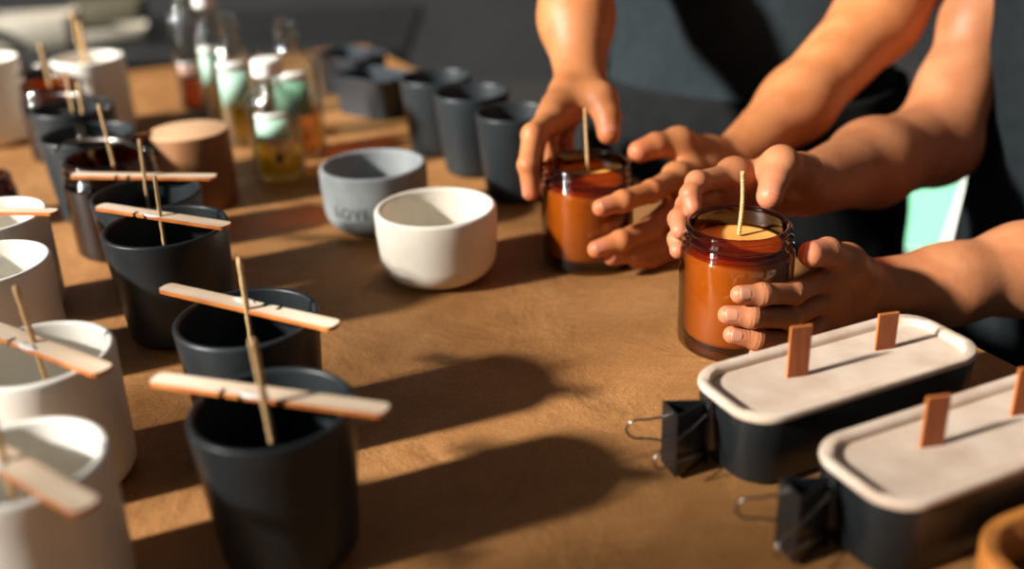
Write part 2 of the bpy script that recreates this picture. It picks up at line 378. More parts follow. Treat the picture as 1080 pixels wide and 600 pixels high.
# bowls
def bowl_bm(D, h, wall, fil):
    R = D / 2; Rb = R * .97
    prof = [(0, .0008), (Rb - fil, 0)] + arc(Rb - fil, fil, fil, -90, 0, 12)[1:] + [(R, h * .7), (R, h - wall * .5)] + arc(R - wall / 2, h - wall / 2, wall / 2, 0, 180, 8)[1:]
    prof += [(R - wall, h * .6)] + arc(R - wall - fil * .7, wall + .002 + fil * .7, fil * .7, 0, -90, 8) + [(0, wall + .002)]
    return lathe(prof, 96)
hW = 0.056; P = at(459, 217, hW); D = 129 * depth(P) / F
wb = bm_obj('plaster_bowl', bowl_bm(D, hW, .0058, .020), M['white_bowl'], loc=(P.x, P.y, TZ))
tag(wb, 'empty cream white bowl with rounded base in the middle of the table', 'bowl', 'empty bowls')
P = at(393, 172, hW); D = 113 * depth(P) / F
gb = thing('concrete_bowl', 'empty grey concrete bowl with a debossed word, behind the white bowl', 'bowl', (P.x, P.y, TZ), 0, 'empty bowls')
bm_obj('bowl_body', bowl_bm(D, hW, .0055, .020), M['grey_bowl'], gb)
cu = bpy.data.curves.new('t', 'FONT'); cu.body = 'LOVE'; cu.size = .0125; cu.extrude = .0004; cu.align_x = 'CENTER'; cu.space_character = 1.15
to = bpy.data.objects.new('t', cu); COL.objects.link(to); bpy.context.view_layer.update()
me = bpy.data.meshes.new_from_object(to.evaluated_get(bpy.context.evaluated_depsgraph_get())); bpy.data.objects.remove(to)
R = D / 2 * .99; a0 = math.radians(-112)
for v in me.vertices:
    x, y, z = v.co; a = a0 + x / R; rr = R * 1.003 + z - .0003
    v.co = (rr * math.cos(a), rr * math.sin(a), .022 + y)
lt = link_mesh('shaded_lettering', me, M['letter'], gb, smooth=False); lt['label'] = 'debossed word with its recess shade painted darker'

# black cups at the back
G3 = 'black cups lined up before the people'
put_cup('black_tumbler', 459, 80, 76, HC * 1.02, 'blurred black tumbler beside the dark tins, farthest of three', M['black_cup'], G3, .80)
put_cup('black_tumbler', 497, 96, 80, HC * 1.02, 'blurred black tumbler in the middle of the three at the back', M['black_cup'], G3, .80)
put_cup('black_tumbler', 542, 117, 82, HC * 1.02, 'blurred black tumbler closest to the hand on the left amber jar', M['black_cup'], G3, .80)

# ------------------------------------------------------------------ amber jars
def jar_outer(R, h):
    """straight body, shoulder, neck with two thread beads and a rolled lip"""
    s = R / .036
    p = [(0, .0025), (R * .55, .002), (R * .80, 0)] + arc(R - .0055, .0055, .0055, -90, 0, 7)[1:]
    hb = h - .0155 * s
    p += [(R, h * .3), (R, h * .55), (R, hb - .004)]
    p += [(R - .0004, hb - .0022), (R - .0014, hb - .0006), (R - .0026, hb)]                        # shoulder
    p += [(R - .0030, hb + .0008), (R - .0014, hb + .0020), (R - .0012, hb + .0030), (R - .0026, hb + .0042)]   # bead
    p += [(R - .0032, hb + .0056), (R - .0018, hb + .0072), (R - .0018, hb + .0082), (R - .0032, hb + .0096)]   # thread
    p += [(R - .0034, h - .004)] + arc(R - .0048, h - .0022, .0022, -20, 200, 9)
    return p
def jar_inner(R, h):
    Ri = R - .0068
    return [(Ri, h - .004), (Ri, h - .015)] + [(R - .0030, h - .020), (R - .0028, h * .4)] + arc(R - .0030 - .006, .0105, .006, 0, -90, 6) + [(0, .0045)]
def make_jar(name, P, D, h, fill, label, wick_top=None, group='amber glass candle jars', wick_label=None, wickpos=None, wax=True):
    t = thing(name, label, 'candle jar', (P.x, P.y, TZ), 0, group)
    R = D / 2; po = jar_outer(R, h); pi = jar_inner(R, h)
    bm = lathe(po + pi, 96)
    for f in bm.faces:
        if f.calc_center_median().z > h - .0165 * R / .036: f.material_index = 1
    bm_obj('glass_jar', bm, [M['amber'] if wax else M['amber_shaded'], M['amber_lip']], t)
    if wax:
        Rw = R - .0034; Rt = min(Rw, (R - .0071) if fill > h - .017 else Rw)
        pr = [(0, .0078)] + arc(Rw - .006, .0138, .006, -90, 0, 6) + [(Rw, min(fill, h - .021) - .001)]
        if fill > h - .019: pr += [(Rt, h - .0165)]
        pr += [(Rt, fill - .0004), (Rt - .0015, fill - .0010), (Rt * .5, fill - .0014), (.003, fill - .0012), (0, fill - .0006)]
        bm_obj('candle_wax', lathe(pr, 72), M['honey_wax'], t)
    return t
h1 = .083; P1 = at(779, 234, h1); D1 = 121 * depth(P1) / F
jar1 = make_jar('amber_jar', P1, D1, h1, h1 - .0125, 'sharp amber glass candle jar between the nearest pair of hands, twisted wick standing')
L = at(779, 247, h1 - .0125); T = aty(783, 181, L.y)
bm = bmesh.new()
for ph in (0, 2.1, 4.2):     # twisted three-strand wick
    pts = [];
    for i in range(60):
        t = i / 59; p = Vector((0, 0, 0)).lerp(T - L, t) + Vector((.0007 * math.cos(ph + t * 42), .0007 * math.sin(ph + t * 42), 0)) + Vector((.0012 * math.sin(t * 3.1), 0, 0))
        pts.append(p)
    tube(bm, pts, .0008, 6)
w = bm_obj('cotton_wick', bm, M['wick'], loc=L); tag(w, 'twisted cotton wick standing in the sharp amber jar', 'wick', 'cotton wicks')
h2 = .080; P2 = at(619, 170, h2); D2 = 99 * depth(P2) / F
jar2 = make_jar('amber_jar', P2, D2, h2, h2 - .014, 'amber glass candle jar held by the person behind, slightly blurred')
make_wick((620, 180, h2 - .014), (617, 114), 'slightly bent cotton wick in the farther held amber jar', h_in=h2 - .015, r=.0012)
def jar_at(px, py, w, h, label, **k):
    k.setdefault('wax', False)
    P = at(px, py, h); return P, make_jar('amber_jar', P, w * depth(P) / F, h, h * .6, label, **k)
jar_at(113, 164, 98, .080, 'amber glass jar with bright thread glints behind the fourth black tumbler')
jar_at(148, 150, 40, .060, 'small dark amber jar tucked beside the round wooden block', wax=False)
jar_at(52, 86, 66, .082, 'blurred amber glass jar at the far end of the left row')
jar_at(-22, 186, 66, .045, 'dark amber jar just entering at the left edge above the white cups')
put_cup('black_tumbler', 92, 140, 96, HC, 'black tumbler behind the glinting amber jar in the left row', M['black_cup'], G1)
put_cup('black_tumbler', 76, 112, 84, HC * 1.1, 'black tumbler with a wire holder, behind another black one and before the far amber jar', M['black_cup'], G1)
put_cup('white_tumbler', 92, 60, 74, .088, 'tall cream container with dowels at the far end of the row', M['white_cup'], G2, .99, .005, .005)
# wire wick holders
def wire_holder(pts, h, label, r=.0011):
    A = [at(x, y, h) for x, y in pts]; c = sum(A, Vector()) / len(A)
    bm = bmesh.new(); W = [];
    for i, p in enumerate(A):
        z = 0.0006 if i not in (0, len(A) - 1) else -.0002
        W.append(Vector((p.x - c.x, p.y - c.y, z + r)))
    tube(bm, spline(W, 6), r, 8)
    dirv = (A[-1] - A[0]).normalized(); nrm = Vector((-dirv.y, dirv.x, 0)) * .0045
    tube(bm, spline([w + nrm for w in W], 6), r, 8)
    tube(bm, [W[0], W[0] + nrm], r, 8); tube(bm, [W[-1], W[-1] + nrm], r, 8)
    o = bm_obj('wick_holder', bm, M['wire'], loc=(c.x, c.y, TZ + h)); return tag(o, label, 'wick holder', 'bent wire wick holders')
wire_holder([(56, 161), (76, 151), (124, 151), (152, 161)], .0805, 'shiny bent wire holder resting on the glinting amber jar')
wire_holder([(26, 114), (43, 103), (87, 103), (112, 116)], HC * 1.1, 'blurred wire holder across the black tumbler before the far amber jar')
wire_holder([(18, 82), (29, 72), (52, 74), (68, 90)], .0825, 'blurred wire holder lying on the far amber jar')
wire_holder([(62, 118), (72, 122), (80, 132), (84, 146)], HC, 'short wire holder on the black tumbler behind the glinting jar')
make_wick((117, 158, .0805), (104, 110), 'leaning wooden-looking wick in the glinting amber jar', r=.0015)
make_wick((77, 118, HC), (69, 74), 'left one of two wicks leaning in the far black tumblers', r=.0017)
make_wick((88, 127, HC), (82, 87), 'right one of two wicks leaning in the far black tumblers', r=.0017)
make_wick((52, 82, .082), (42, 46), 'thick leaning wick in the far amber jar', r=.0022)
make_wick((88, 58, .088), (76, 12), 'tall pale dowel standing in the cream container, left of two', r=.0026, Yoff=.0)
make_wick((90, 60, .088), (84, 24), 'shorter pale dowel standing in the cream container, right of two', r=.0024, Yoff=.0)

# ------------------------------------------------------------------ round wooden block
h = .07; P = at(198, 137, h); D = 84 * depth(P) / F
t = thing('wooden_block', 'round wooden block with pale sawn top, beside the oil bottles', 'wooden block', (P.x, P.y, TZ))
R = D / 2
bm = lathe([(0, 0), (R - .002, 0)] + arc(R - .002, .002, .002, -90, 0, 4)[1:] + [(R * 1.005, h * .5), (R, h - .0022), (R - .001, h - .001), (0, h - .001)]); bm_obj('block_side', bm, M['block_side'], t, sharp=50)
bm = lathe([(0, h - .0009), (R - .0012, h - .0009)] + arc(R - .0016, h - .0006, .0006, -45, 90, 3) + [(0, h)]); bm_obj('sawn_top', bm, M['block_top'], t, sharp=50)

# ------------------------------------------------------------------ oil bottles
def make_bottle(base, wpx, h, oil, label, cap=True, lab='label_mint', lab_z=(.40, .68), fill=.4, pink=False, dark=False, tilt=0):
    P = at(base[0], base[1], 0); D = wpx * (depth(P) - .03) / F; R = D / 2
    t = thing('oil_bottle', label, 'bottle', (P.x, P.y, TZ), 0, 'clear glass oil bottles')
    hs = h * .74; rn = R * .42
    outer = [(0, .001), (R - .006, 0)] + arc(R - .005, .005, .005, -90, 0, 5)[1:] + [(R, hs * .6), (R, hs - .012)] + arc(R - .012, hs - .012, .012, 0, 70, 6)[1:] + [(rn + .002, hs + .003), (rn, hs + .008), (rn, h * .86), (rn + .0015, h * .865), (rn + .0015, h * .885), (rn, h * .89)]
    inner = [(rn - .002, h * .89), (rn - .002, hs + .008), (R - .014, hs - .002), (R - .003, hs - .014), (R - .003, .010), (R - .008, .005), (0, .005)]
    bm_obj('glass_body', lathe(outer + inner, 48), M['clear'], t)
    zf = hs * fill
    bm_obj('oil', lathe([(0, .0056), (R - .009, .0056), (R - .0036, .011), (R - .0036, zf), (0, zf)], 48), M[oil], t, sharp=40)
    # wrap-around label, the band facing the room
    z0, z1 = hs * lab_z[0], hs * lab_z[1]; bm = bmesh.new(); n = 20; rows = []
    for i in range(n + 1):
        a = math.radians(-118 + 72 * i / n); c, s = math.cos(a), math.sin(a)
        rows.append([bm.verts.new((c * rr, s * rr, z)) for rr, z in ((R + .0002, z0), (R + .0005, z0), (R + .0005, z1), (R + .0002, z1))])
    for A, B in zip(rows, rows[1:]):
        for k in range(4): bm.faces.new((A[k], B[k], B[(k + 1) % 4], A[(k + 1) % 4]))
    bm.faces.new(rows[0]); bm.faces.new(rows[-1][::-1]); bmesh.ops.recalc_face_normals(bm, faces=bm.faces)
    lo = bm_obj('label', bm, M[lab], t); lo['label'] = 'mint green paper label'
    z2 = z1 + (z1 - z0) * .28
    bm = bmesh.new(); rows = []
    for i in range(n + 1):
        a = math.radians(-118 + 72 * i / n); c, s = math.cos(a), math.sin(a)
        rows.append([bm.verts.new((c * rr, s * rr, z)) for rr, z in ((R + .0002, z1), (R + .0005, z1), (R + .0005, z2), (R + .0002, z2))])
    for A, B in zip(rows, rows[1:]):
        for k in range(4): bm.faces.new((A[k], B[k], B[(k + 1) % 4], A[(k + 1) % 4]))
    bm.faces.new(rows[0]); bm.faces.new(rows[-1][::-1]); bmesh.ops.recalc_face_normals(bm, faces=bm.faces)
    bo = bm_obj('label_band', bm, M['cap'], lo); bo['label'] = 'white upper band of the label'
    if cap:
        rc = rn + .004
        bm_obj('screw_cap', lathe([(rn, h * .87), (rc, h * .87), (rc + .0004, h * .89), (rc, h - .002), (rc - .002, h), (0, h)], 40), M['cap'], t, sharp=40)
    else:
        bm_obj('neck_stopper', lathe([(0, h * .86), (rn - .0022, h * .86), (rn - .0022, h * .90), (rn - .001, h * .91), (rn - .001, h * .96), (rn - .004, h * .98), (0, h * .98)], 40), M['clear'], t, sharp=40)
    if dark:
        bm = bmesh.new(); bmesh.ops.create_icosphere(bm, subdivisions=3, radius=.0042)
        for v in bm.verts: v.co = Vector((v.co.x, v.co.y * .4, v.co.z))
        s = bm_obj('seal_dot', bm, M['cap_dark'], t, loc=(R * .25, -R * .97, hs * .30)); s['label'] = 'small dark round seal'
    return t
make_bottle((297, 186), 56, .118, 'oil_y', 'front oil bottle with white cap, short mint label and a dark round dot', lab_z=(.50, .74), fill=.38, dark=True)
make_bottle((318, 163), 58, .150, 'oil_o', 'right-hand oil bottle with tall clear shoulder, deep orange oil, green label', cap=False, lab='label_green', lab_z=(.44, .76), fill=.42)
make_bottle((259, 150), 50, .150, 'oil_y', 'middle oil bottle with clear stopper and long mint label', cap=False, lab_z=(.42, .76), fill=.40)
make_bottle((235, 127), 38, .155, 'oil_y', 'white capped oil bottle with bright yellow oil, left of the middle', lab_z=(.42, .72), fill=.38)
make_bottle((210, 118), 36, .165, 'oil_r', 'leftmost oil bottle, white cap and reddish oil', lab='label_pink', lab_z=(.36, .50), fill=.40)

# ------------------------------------------------------------------ dark tins at the back
def make_tin(px, py, L, W, h, ang, label):
    P = at(px, py, 0); t = thing('loaf_tin', label, 'tin', (P.x, P.y, TZ), ang, 'dark rectangular tins')
    bm = bmesh.new(); w = .002
    loops(bm, [(rrect(L * .93, W * .9, .008), 0), (rrect(L, W, .010), h - .003), (rrect(L + .004, W + .004, .012), h), (rrect(L + .002, W + .002, .011), h + .001), (rrect(L - w * 2, W - w * 2, .008), h - .002), (rrect(L * .93 - w * 2, W * .9 - w * 2, .006), .003)])
    bm_obj('tin_body', bm, M['tin'], t, sharp=40)
    bm = bmesh.new(); tube(bm, spline([(p[0], p[1], h + .001) for p in rrect(L + .004, W + .004, .012, 4)], 2, True), .0012, 8, True)
    bm_obj('rolled_rim', bm, M['tin'], t); return t
make_tin(398, 118, .085, .060, .045, math.radians(-38), 'nearer dark rectangular tin beside the back black tumblers')
make_tin(374, 96, .080, .058, .048, math.radians(-38), 'farther dark rectangular tin, partly hidden by the nearer tin')

# ------------------------------------------------------------------ rectangular candles in moulds
PA = math.radians(23.9); ux, uy = Vector((math.cos(PA), math.sin(PA), 0)), Vector((-math.sin(PA), math.cos(PA), 0))
def make_block_candle(c, label, wicks):
    t = thing('rectangular_candle', label, 'candle', (c.x, c.y, TZ), PA, 'rectangular candles in black moulds')
    L, W, h = .160, .062, .043
    bm = bmesh.new()
    loops(bm, [(rrect(L - .014, W - .012, .014), 0), (rrect(L - .006, W - .006, .017), .002), (rrect(L - .002, W - .002, .019), h - .006), (rrect(L - .0035, W - .0035, .018), h - .0045), (rrect(L - .010, W - .010, .016), h - .0045)])
    bm_obj('black_mould', bm, M['mold'], t, sharp=50)
    bm = bmesh.new(); i = .0065
    loops(bm, [(rrect(L - .010, W - .010, .016), h - .0044), (rrect(L - .001, W - .001, .0195), h - .0042), (rrect(L, W, .020), h - .003), (rrect(L - .0006, W - .0006, .0197), h - .0008), (rrect(L - .002, W - .002, .019), h), (rrect(L - i * 1.7, W - i * 1.7, .016), h - .0004), (rrect(L - i * 2, W - i * 2, .0145), h - .0022), (rrect(L - i * 2 - .001, W - i * 2 - .001, .014), h - .010)], True, True)
    for v in bm.verts:
        n_ = noise.noise(v.co * 60); v.co += Vector((n_, noise.noise(v.co * 60 + Vector((5, 5, 5))), 0)) * .0005
    bm_obj('concrete_rim', bm, M['tray_rim'], t, sharp=60)
    bm = bmesh.new(); n = 10
    loops(bm, [(rrect(L - .0135, W - .0135, .014), h - .009), (rrect(L - .0135, W - .0135, .014), h - .0072), (rrect(L - .020, W - .020, .011), h - .0080), (rrect(L - .034, W - .030, .005), h - .0082)])
    bm_obj('wax_fill', bm, M['wax'], t, sharp=70)
    for (wx, wy), hh in wicks:
        Wp = at(wx, wy, h - .008); d = Wp - Vector((c.x, c.y, Wp.z)); lx, ly = d.dot(ux), d.dot(uy)
        bm = bmesh.new(); box(bm, (lx, ly, h - .008 + hh / 2), (.0016, .0122, hh), bev=.0002, seg=1)
        rz = Matrix.Rotation(math.radians(76), 3, 'Z') @ Matrix.Rotation(math.radians(0), 3, 'X')
        bmesh.ops.rotate(bm, cent=(lx, ly, h), matrix=rz, verts=bm.verts)
        for f in bm.faces:
            if f.calc_area() < .0016 * hh * 1.05: f.material_index = 1
        ww = bm_obj('wooden_wick', bm, [M['wood_wick'], M['wood_wick_edge']], t, smooth=False); ww['label'] = 'thin upright wooden wick'
    return t
cA = at(884, 388, .043); cB = at(1028, 458, .043)
cA = Vector((.1755, .4850, 0)); cB = Vector((.2190, .4120, 0))
make_block_candle(cA, 'rectangular cream candle in a black mould next to the hands, two wooden wicks', [((840, 403), .034), ((932, 374), .026)])
make_block_candle(cB, 'rectangular cream candle in a black mould nearest the right edge, below the other', [((981, 477), .031), ((1076, 443), .030)])
# binder clips on the mould ends
def make_clip(P, ang, label, H=.037, up=.0):
    t = thing('binder_clip', label, 'binder clip', (P.x, P.y, TZ), ang, 'black binder clips on the moulds')
    z0, z1 = .002 + up, .002 + up + H; w = .0085; Ld = .021; tk = .0008
    # wedge: spine at -x, jaws at +x ; folded sheet
    prof = [(-Ld, -w), (-Ld, w), (-.001, .0012), (0.001, .0016), (.0012, .0006), (-.001, .0003), (-Ld + tk * 1.4, w - tk * 1.6), (-Ld + tk * 1.4, -w + tk * 1.6), (-.001, -.0003), (.0012, -.0006), (.001, -.0016), (-.001, -.0012)]
    bm = bmesh.new(); loops(bm, [(prof, z0), (prof, z1)]); bmesh.ops.triangulate(bm, faces=[f for f in bm.faces if len(f.verts) > 4])
    bm_obj('clip_body', bm, M['black_metal'], t, smooth=False)
    zc = (z0 + z1) / 2
    for s in (-1, 1):
        bm = bmesh.new()
        pts = [(.000, s * .0020, zc - .012), (-.012, s * .0075, zc - .009), (-.026, s * .0125, zc - .0060), (-.034, s * .0155, zc - .0052), (-.0375, s * .0168, zc), (-.034, s * .0155, zc + .0052), (-.026, s * .0125, zc + .0060), (-.012, s * .0075, zc + .009), (.000, s * .0020, zc + .012)]
        tube(bm, spline(pts, 5), .00065, 8); bm_obj('wire_handle', bm, M['wire'], t)
        bm = bmesh.new(); tube(bm, [(.0002, s * .0018, z0), (.0002, s * .0018, z1)], .0012, 8); bm_obj('hinge_roll', bm, M['black_metal'], t)
    return t
make_clip(cA - ux * .0825 + uy * .005, PA + math.radians(-6), 'black binder clip on the mould by the hands, wire loops out')
make_clip(cB - ux * .0825 + uy * .007, PA + math.radians(-6), 'black binder clip on the lower right mould, wire loops out')
# wooden tray in the corner
tc_ = at(1000, 563, .029) + ux * .062 - uy * .047
t = thing('wooden_tray', 'orange wooden tray with a rounded corner at the bottom right corner', 'tray', (tc_.x, tc_.y, TZ), PA)
bm = bmesh.new(); loops(bm, [(rrect(.116, .086, .028, 10), 0), (rrect(.124, .094, .031, 10), .004), (rrect(.124, .094, .031, 10), .0275), (rrect(.122, .092, .030, 10), .029), (rrect(.112, .082, .026, 10), .029), (rrect(.109, .079, .025, 10), .027), (rrect(.107, .077, .024, 10), .007)])
bm_obj('tray_body', bm, M['tray'], t, sharp=50)
bm = bmesh.new(); loops(bm, [(rrect(.1065, .0765, .024, 10), .0071), (rrect(.1065, .0765, .024, 10), .0080)]); bm_obj('dark_tray_base', bm, M['tray_in'], t, sharp=50)
# ------------------------------------------------------------------ people: smooth distance fields turned into one skin surface
import openvdb
BIG = 0.03
class Field:
    def __init__(s, lo, hi, vox):
        s.vox = vox; s.lo = np.array(lo, dtype=np.float32); s.n = np.ceil((np.array(hi) - np.array(lo)) / vox).astype(int) + 1
        s.a = np.full(s.n, BIG, dtype=np.float32)
    def sl(s, lo, hi):
        i0 = np.clip(np.floor((lo - s.lo) / s.vox).astype(int), 0, s.n); i1 = np.clip(np.ceil((hi - s.lo) / s.vox).astype(int) + 1, 0, s.n)
        return i0, i1
    def cone(s, a, b, ra, rb, k=.002, flat=None, fs=1.0):
        a = np.array(a, dtype=np.float32); b = np.array(b, dtype=np.float32); m = max(ra, rb) * max(1, fs) + k + 4 * s.vox
        i0, i1 = s.sl(np.minimum(a, b) - m, np.maximum(a, b) + m)
        if np.any(i1 <= i0): return
        X, Y, Z = [(s.lo[q] + s.vox * np.arange(i0[q], i1[q], dtype=np.float32)) for q in range(3)]
        px = X[:, None, None] - a[0]; py = Y[None, :, None] - a[1]; pz = Z[None, None, :] - a[2]
        ab = b - a; L2 = max(float(ab @ ab), 1e-12)
        t = np.clip((px * ab[0] + py * ab[1] + pz * ab[2]) / L2, 0, 1)
        qx = px - t * ab[0]; qy = py - t * ab[1]; qz = pz - t * ab[2]
        if flat is not None:        # squeeze (fs<1) along a direction
            f = np.array(flat, dtype=np.float32); f /= np.linalg.norm(f)
            dd = (qx * f[0] + qy * f[1] + qz * f[2]) * (1 / fs - 1); qx = qx + dd * f[0]; qy = qy + dd * f[1]; qz = qz + dd * f[2]
        d = np.sqrt(qx * qx + qy * qy + qz * qz) - (ra + (rb - ra) * t)
        if flat is not None: d = d * min(1, fs) ** .5
        v = s.a[i0[0]:i1[0], i0[1]:i1[1], i0[2]:i1[2]]
        h = np.maximum(k - np.abs(v - d), 0) / k
        v[...] = np.minimum(v, d) - h * h * k * .25
    def chain(s, pts, rad, k=.003, **kw):
        for (p, q, r0, r1) in zip(pts, pts[1:], rad, rad[1:]): s.cone(p, q, r0, r1, k, **kw)
    def merge(s, o, k):
        i0 = np.round((o.lo - s.lo) / s.vox).astype(int); i1 = i0 + o.n
        c0 = np.maximum(i0, 0); c1 = np.minimum(i1, s.n)
        v = s.a[c0[0]:c1[0], c0[1]:c1[1], c0[2]:c1[2]]; w = o.a[c0[0]-i0[0]:c1[0]-i0[0], c0[1]-i0[1]:c1[1]-i0[1], c0[2]-i0[2]:c1[2]-i0[2]]
        h = np.maximum(k - np.abs(v - w), 0) / k; v[...] = np.minimum(v, w) - h * h * k * .25
    def sub(s, lo, hi):
        i0, i1 = s.sl(np.array(lo), np.array(hi)); l = s.lo + i0 * s.vox
        o = Field.__new__(Field); o.vox = s.vox; o.lo = l.astype(np.float32); o.n = i1 - i0; o.a = np.full(o.n, BIG, dtype=np.float32); return o
    def mesh(s):
        g = openvdb.FloatGrid(BIG); g.copyFromArray(np.minimum(s.a, BIG)); g.transform = openvdb.createLinearTransform(s.vox)
        p, q = g.convertToQuads(0.0); return p + s.lo, q

def V(t): return np.array(aty(*t), dtype=np.float64)
class Limb:
    """one arm with its hand"""
    def __init__(s, arm, arm_r, mcps, fingers, frad, thumb, trad, palm_r=.0105, vox=.0012, palm_k=.010, scale=1.0):
        s.arm = [V(p) if len(p) == 3 and p[0] > 20 or abs(p[0]) > 20 else np.array(p) for p in arm]
        F_ = [[V(p) for p in f] for f in fingers]; Tm = [V(p) for p in thumb]
        allp = np.array(s.arm + [p for f in F_ for p in f] + Tm); m = .06
        s.f = Field(allp.min(0) - m, allp.max(0) + m, vox)
        hp = np.array([p for f in F_ for p in f] + Tm)
        s.f.chain(s.arm, arm_r, k=.02)
        W = s.arm[0]; K = [f[0] for f in F_]
        for a in K: s.f.cone(W, a, arm_r[0] * .62, palm_r, palm_k)
        for a, b_ in zip(K, K[1:]): s.f.cone(a, b_, palm_r * .9, palm_r * .88, palm_k)
        for a, b_ in zip(K, K[1:]): s.f.cone((W + a) / 2, (W + b_) / 2, palm_r * 1.05, palm_r * 1.05, palm_k)
        # thumb base muscle
        s.f.cone(W, Tm[0], arm_r[0] * .6, trad[0] * 1.15, palm_k); s.f.cone(Tm[0], Tm[1], trad[0] * 1.15, trad[1], palm_k)
        s.f.cone((W + K[0]) / 2, Tm[1], palm_r * .8, trad[1] * .9, palm_k); s.f.cone(K[0] * .75 + W * .25, Tm[1], palm_r * .62, trad[1] * .75, palm_k)
        h = s.f.sub(hp.min(0) - .03, hp.max(0) + .03)
        for f, r in zip(F_, frad):
            g = s.f.sub(np.min(f, 0) - .03, np.max(f, 0) + .03); g.chain(f, r, k=.0025)
            for i in (1, 2):     # joint swelling
                g.cone(f[i], f[i], r[i] * 1.01, r[i] * 1.01, .003)
            h.merge(g, .0011)
        g = s.f.sub(np.min(Tm[1:], 0) - .03, np.max(Tm[1:], 0) + .03); g.chain(Tm[1:], trad[1:], k=.003); h.merge(g, .0012)
        s.f.merge(h, .006)
        s.fing = F_; s.thumb = Tm; s.frad = frad; s.trad = trad
        s.tips = [(f[3], r[3]) for f, r in zip(F_, frad)] + [(Tm[-1], trad[-1])]
        s.joints = [(f[i], (f[i] - f[i + 1]) / np.linalg.norm(f[i] - f[i + 1]), r[i]) for f, r in zip(F_, frad) for i in (1, 2)] + [(Tm[-2], (Tm[-2] - Tm[-1]) / np.linalg.norm(Tm[-2] - Tm[-1]), trad[-2])]
def combine(parts):
    P, Q, n = [], [], 0
    for p, q in parts: P.append(p); Q.append(q + n); n += len(p)
    return np.concatenate(P), np.concatenate(Q)
def skin_mesh(name, parts, limbs, m, parent, origin):
    p, q = combine(parts); q = q[:, ::-1]
    me = bpy.data.meshes.new(name); me.vertices.add(len(p)); me.vertices.foreach_set('co', (p - np.array(origin)).astype(np.float32).ravel())
    me.loops.add(len(q) * 4); me.loops.foreach_set('vertex_index', q.astype(np.int32).ravel())
    me.polygons.add(len(q)); me.polygons.foreach_set('loop_start', np.arange(0, len(q) * 4, 4, dtype=np.int32)); me.update(calc_edges=True)
    fl = np.zeros(len(p), np.float32); cr = np.zeros(len(p), np.float32)
    for L in limbs:
        for t, r in L.tips:
            fl = np.maximum(fl, .75 * np.exp(-(np.linalg.norm(p - t, axis=1) / (r * 1.5)) ** 2))
        for j, ax, r in L.joints:
            d = p - j; dist = np.linalg.norm(d, axis=1); near = dist < r * 1.7
            s_ = d[near] @ ax; fl[near] = np.maximum(fl[near], .2 * np.exp(-(s_ / .004) ** 2))
            c = np.exp(-(s_ / .0008) ** 2) + .7 * np.exp(-((s_ - .0026) / .0007) ** 2) + .7 * np.exp(-((s_ + .0024) / .0007) ** 2)
            cr[near] = np.maximum(cr[near], c)
    for nm, v in (('flush', fl), ('crease', cr)):
        a = me.attributes.new(nm, 'FLOAT', 'POINT'); a.data.foreach_set('value', v)
    o = link_mesh(name, me, m, parent); return o
def nail(parent, tip, prev, r, toward, m, origin, L=.0088, half=38, lift=.00025):
    """a slightly curved plate on the back of a fingertip; toward = direction the nail faces"""
    tip, prev = Vector(tip), Vector(prev); ax = (tip - prev).normalized(); n = Vector(toward); n = (n - ax * n.dot(ax)).normalized(); s = ax.cross(n)
    c = tip + ax * (r * .42); bm = bmesh.new(); rows = []; NU, NV = 12, 14
    for i in range(NU + 1):
        u = i / NU; x = (u - 1) * L; wid = math.sin(math.acos(max(-1, min(1, (abs(u - .5) * 2) ** 2.6)))) if 0 < u < 1 else 0.35
        wid = max(wid, .35); row = []
        rr = r * (1.0 if x < -r * .4 else math.sqrt(max(.35, 1 - ((x + r * .4) / (r * 1.25)) ** 2)))
        for k in range(NV + 1):
            a = math.radians(half * wid * (k / NV * 2 - 1)); row.append((c + ax * x + (n * math.cos(a) + s * math.sin(a)) * (rr + lift) - Vector(origin)))
        rows.append(row)
    top = [[bm.verts.new(p) for p in row] for row in rows]
    bot = [[bm.verts.new(p - n * .0007) for p in row] for row in rows]
    for i in range(NU):
        for k in range(NV):
            bm.faces.new((top[i][k], top[i + 1][k], top[i + 1][k + 1], top[i][k + 1])); bm.faces.new((bot[i][k], bot[i][k + 1], bot[i + 1][k + 1], bot[i + 1][k]))
    for i in range(NU):
        for a_ in (0, NV): bm.faces.new((top[i][a_], top[i + 1][a_], bot[i + 1][a_], bot[i][a_]))
    for k in range(NV):
        for a_ in (0, NU): bm.faces.new((top[a_][k], top[a_][k + 1], bot[a_][k + 1], bot[a_][k]))
    bmesh.ops.recalc_face_normals(bm, faces=bm.faces)
    return bm_obj('fingernail', bm, m, parent)

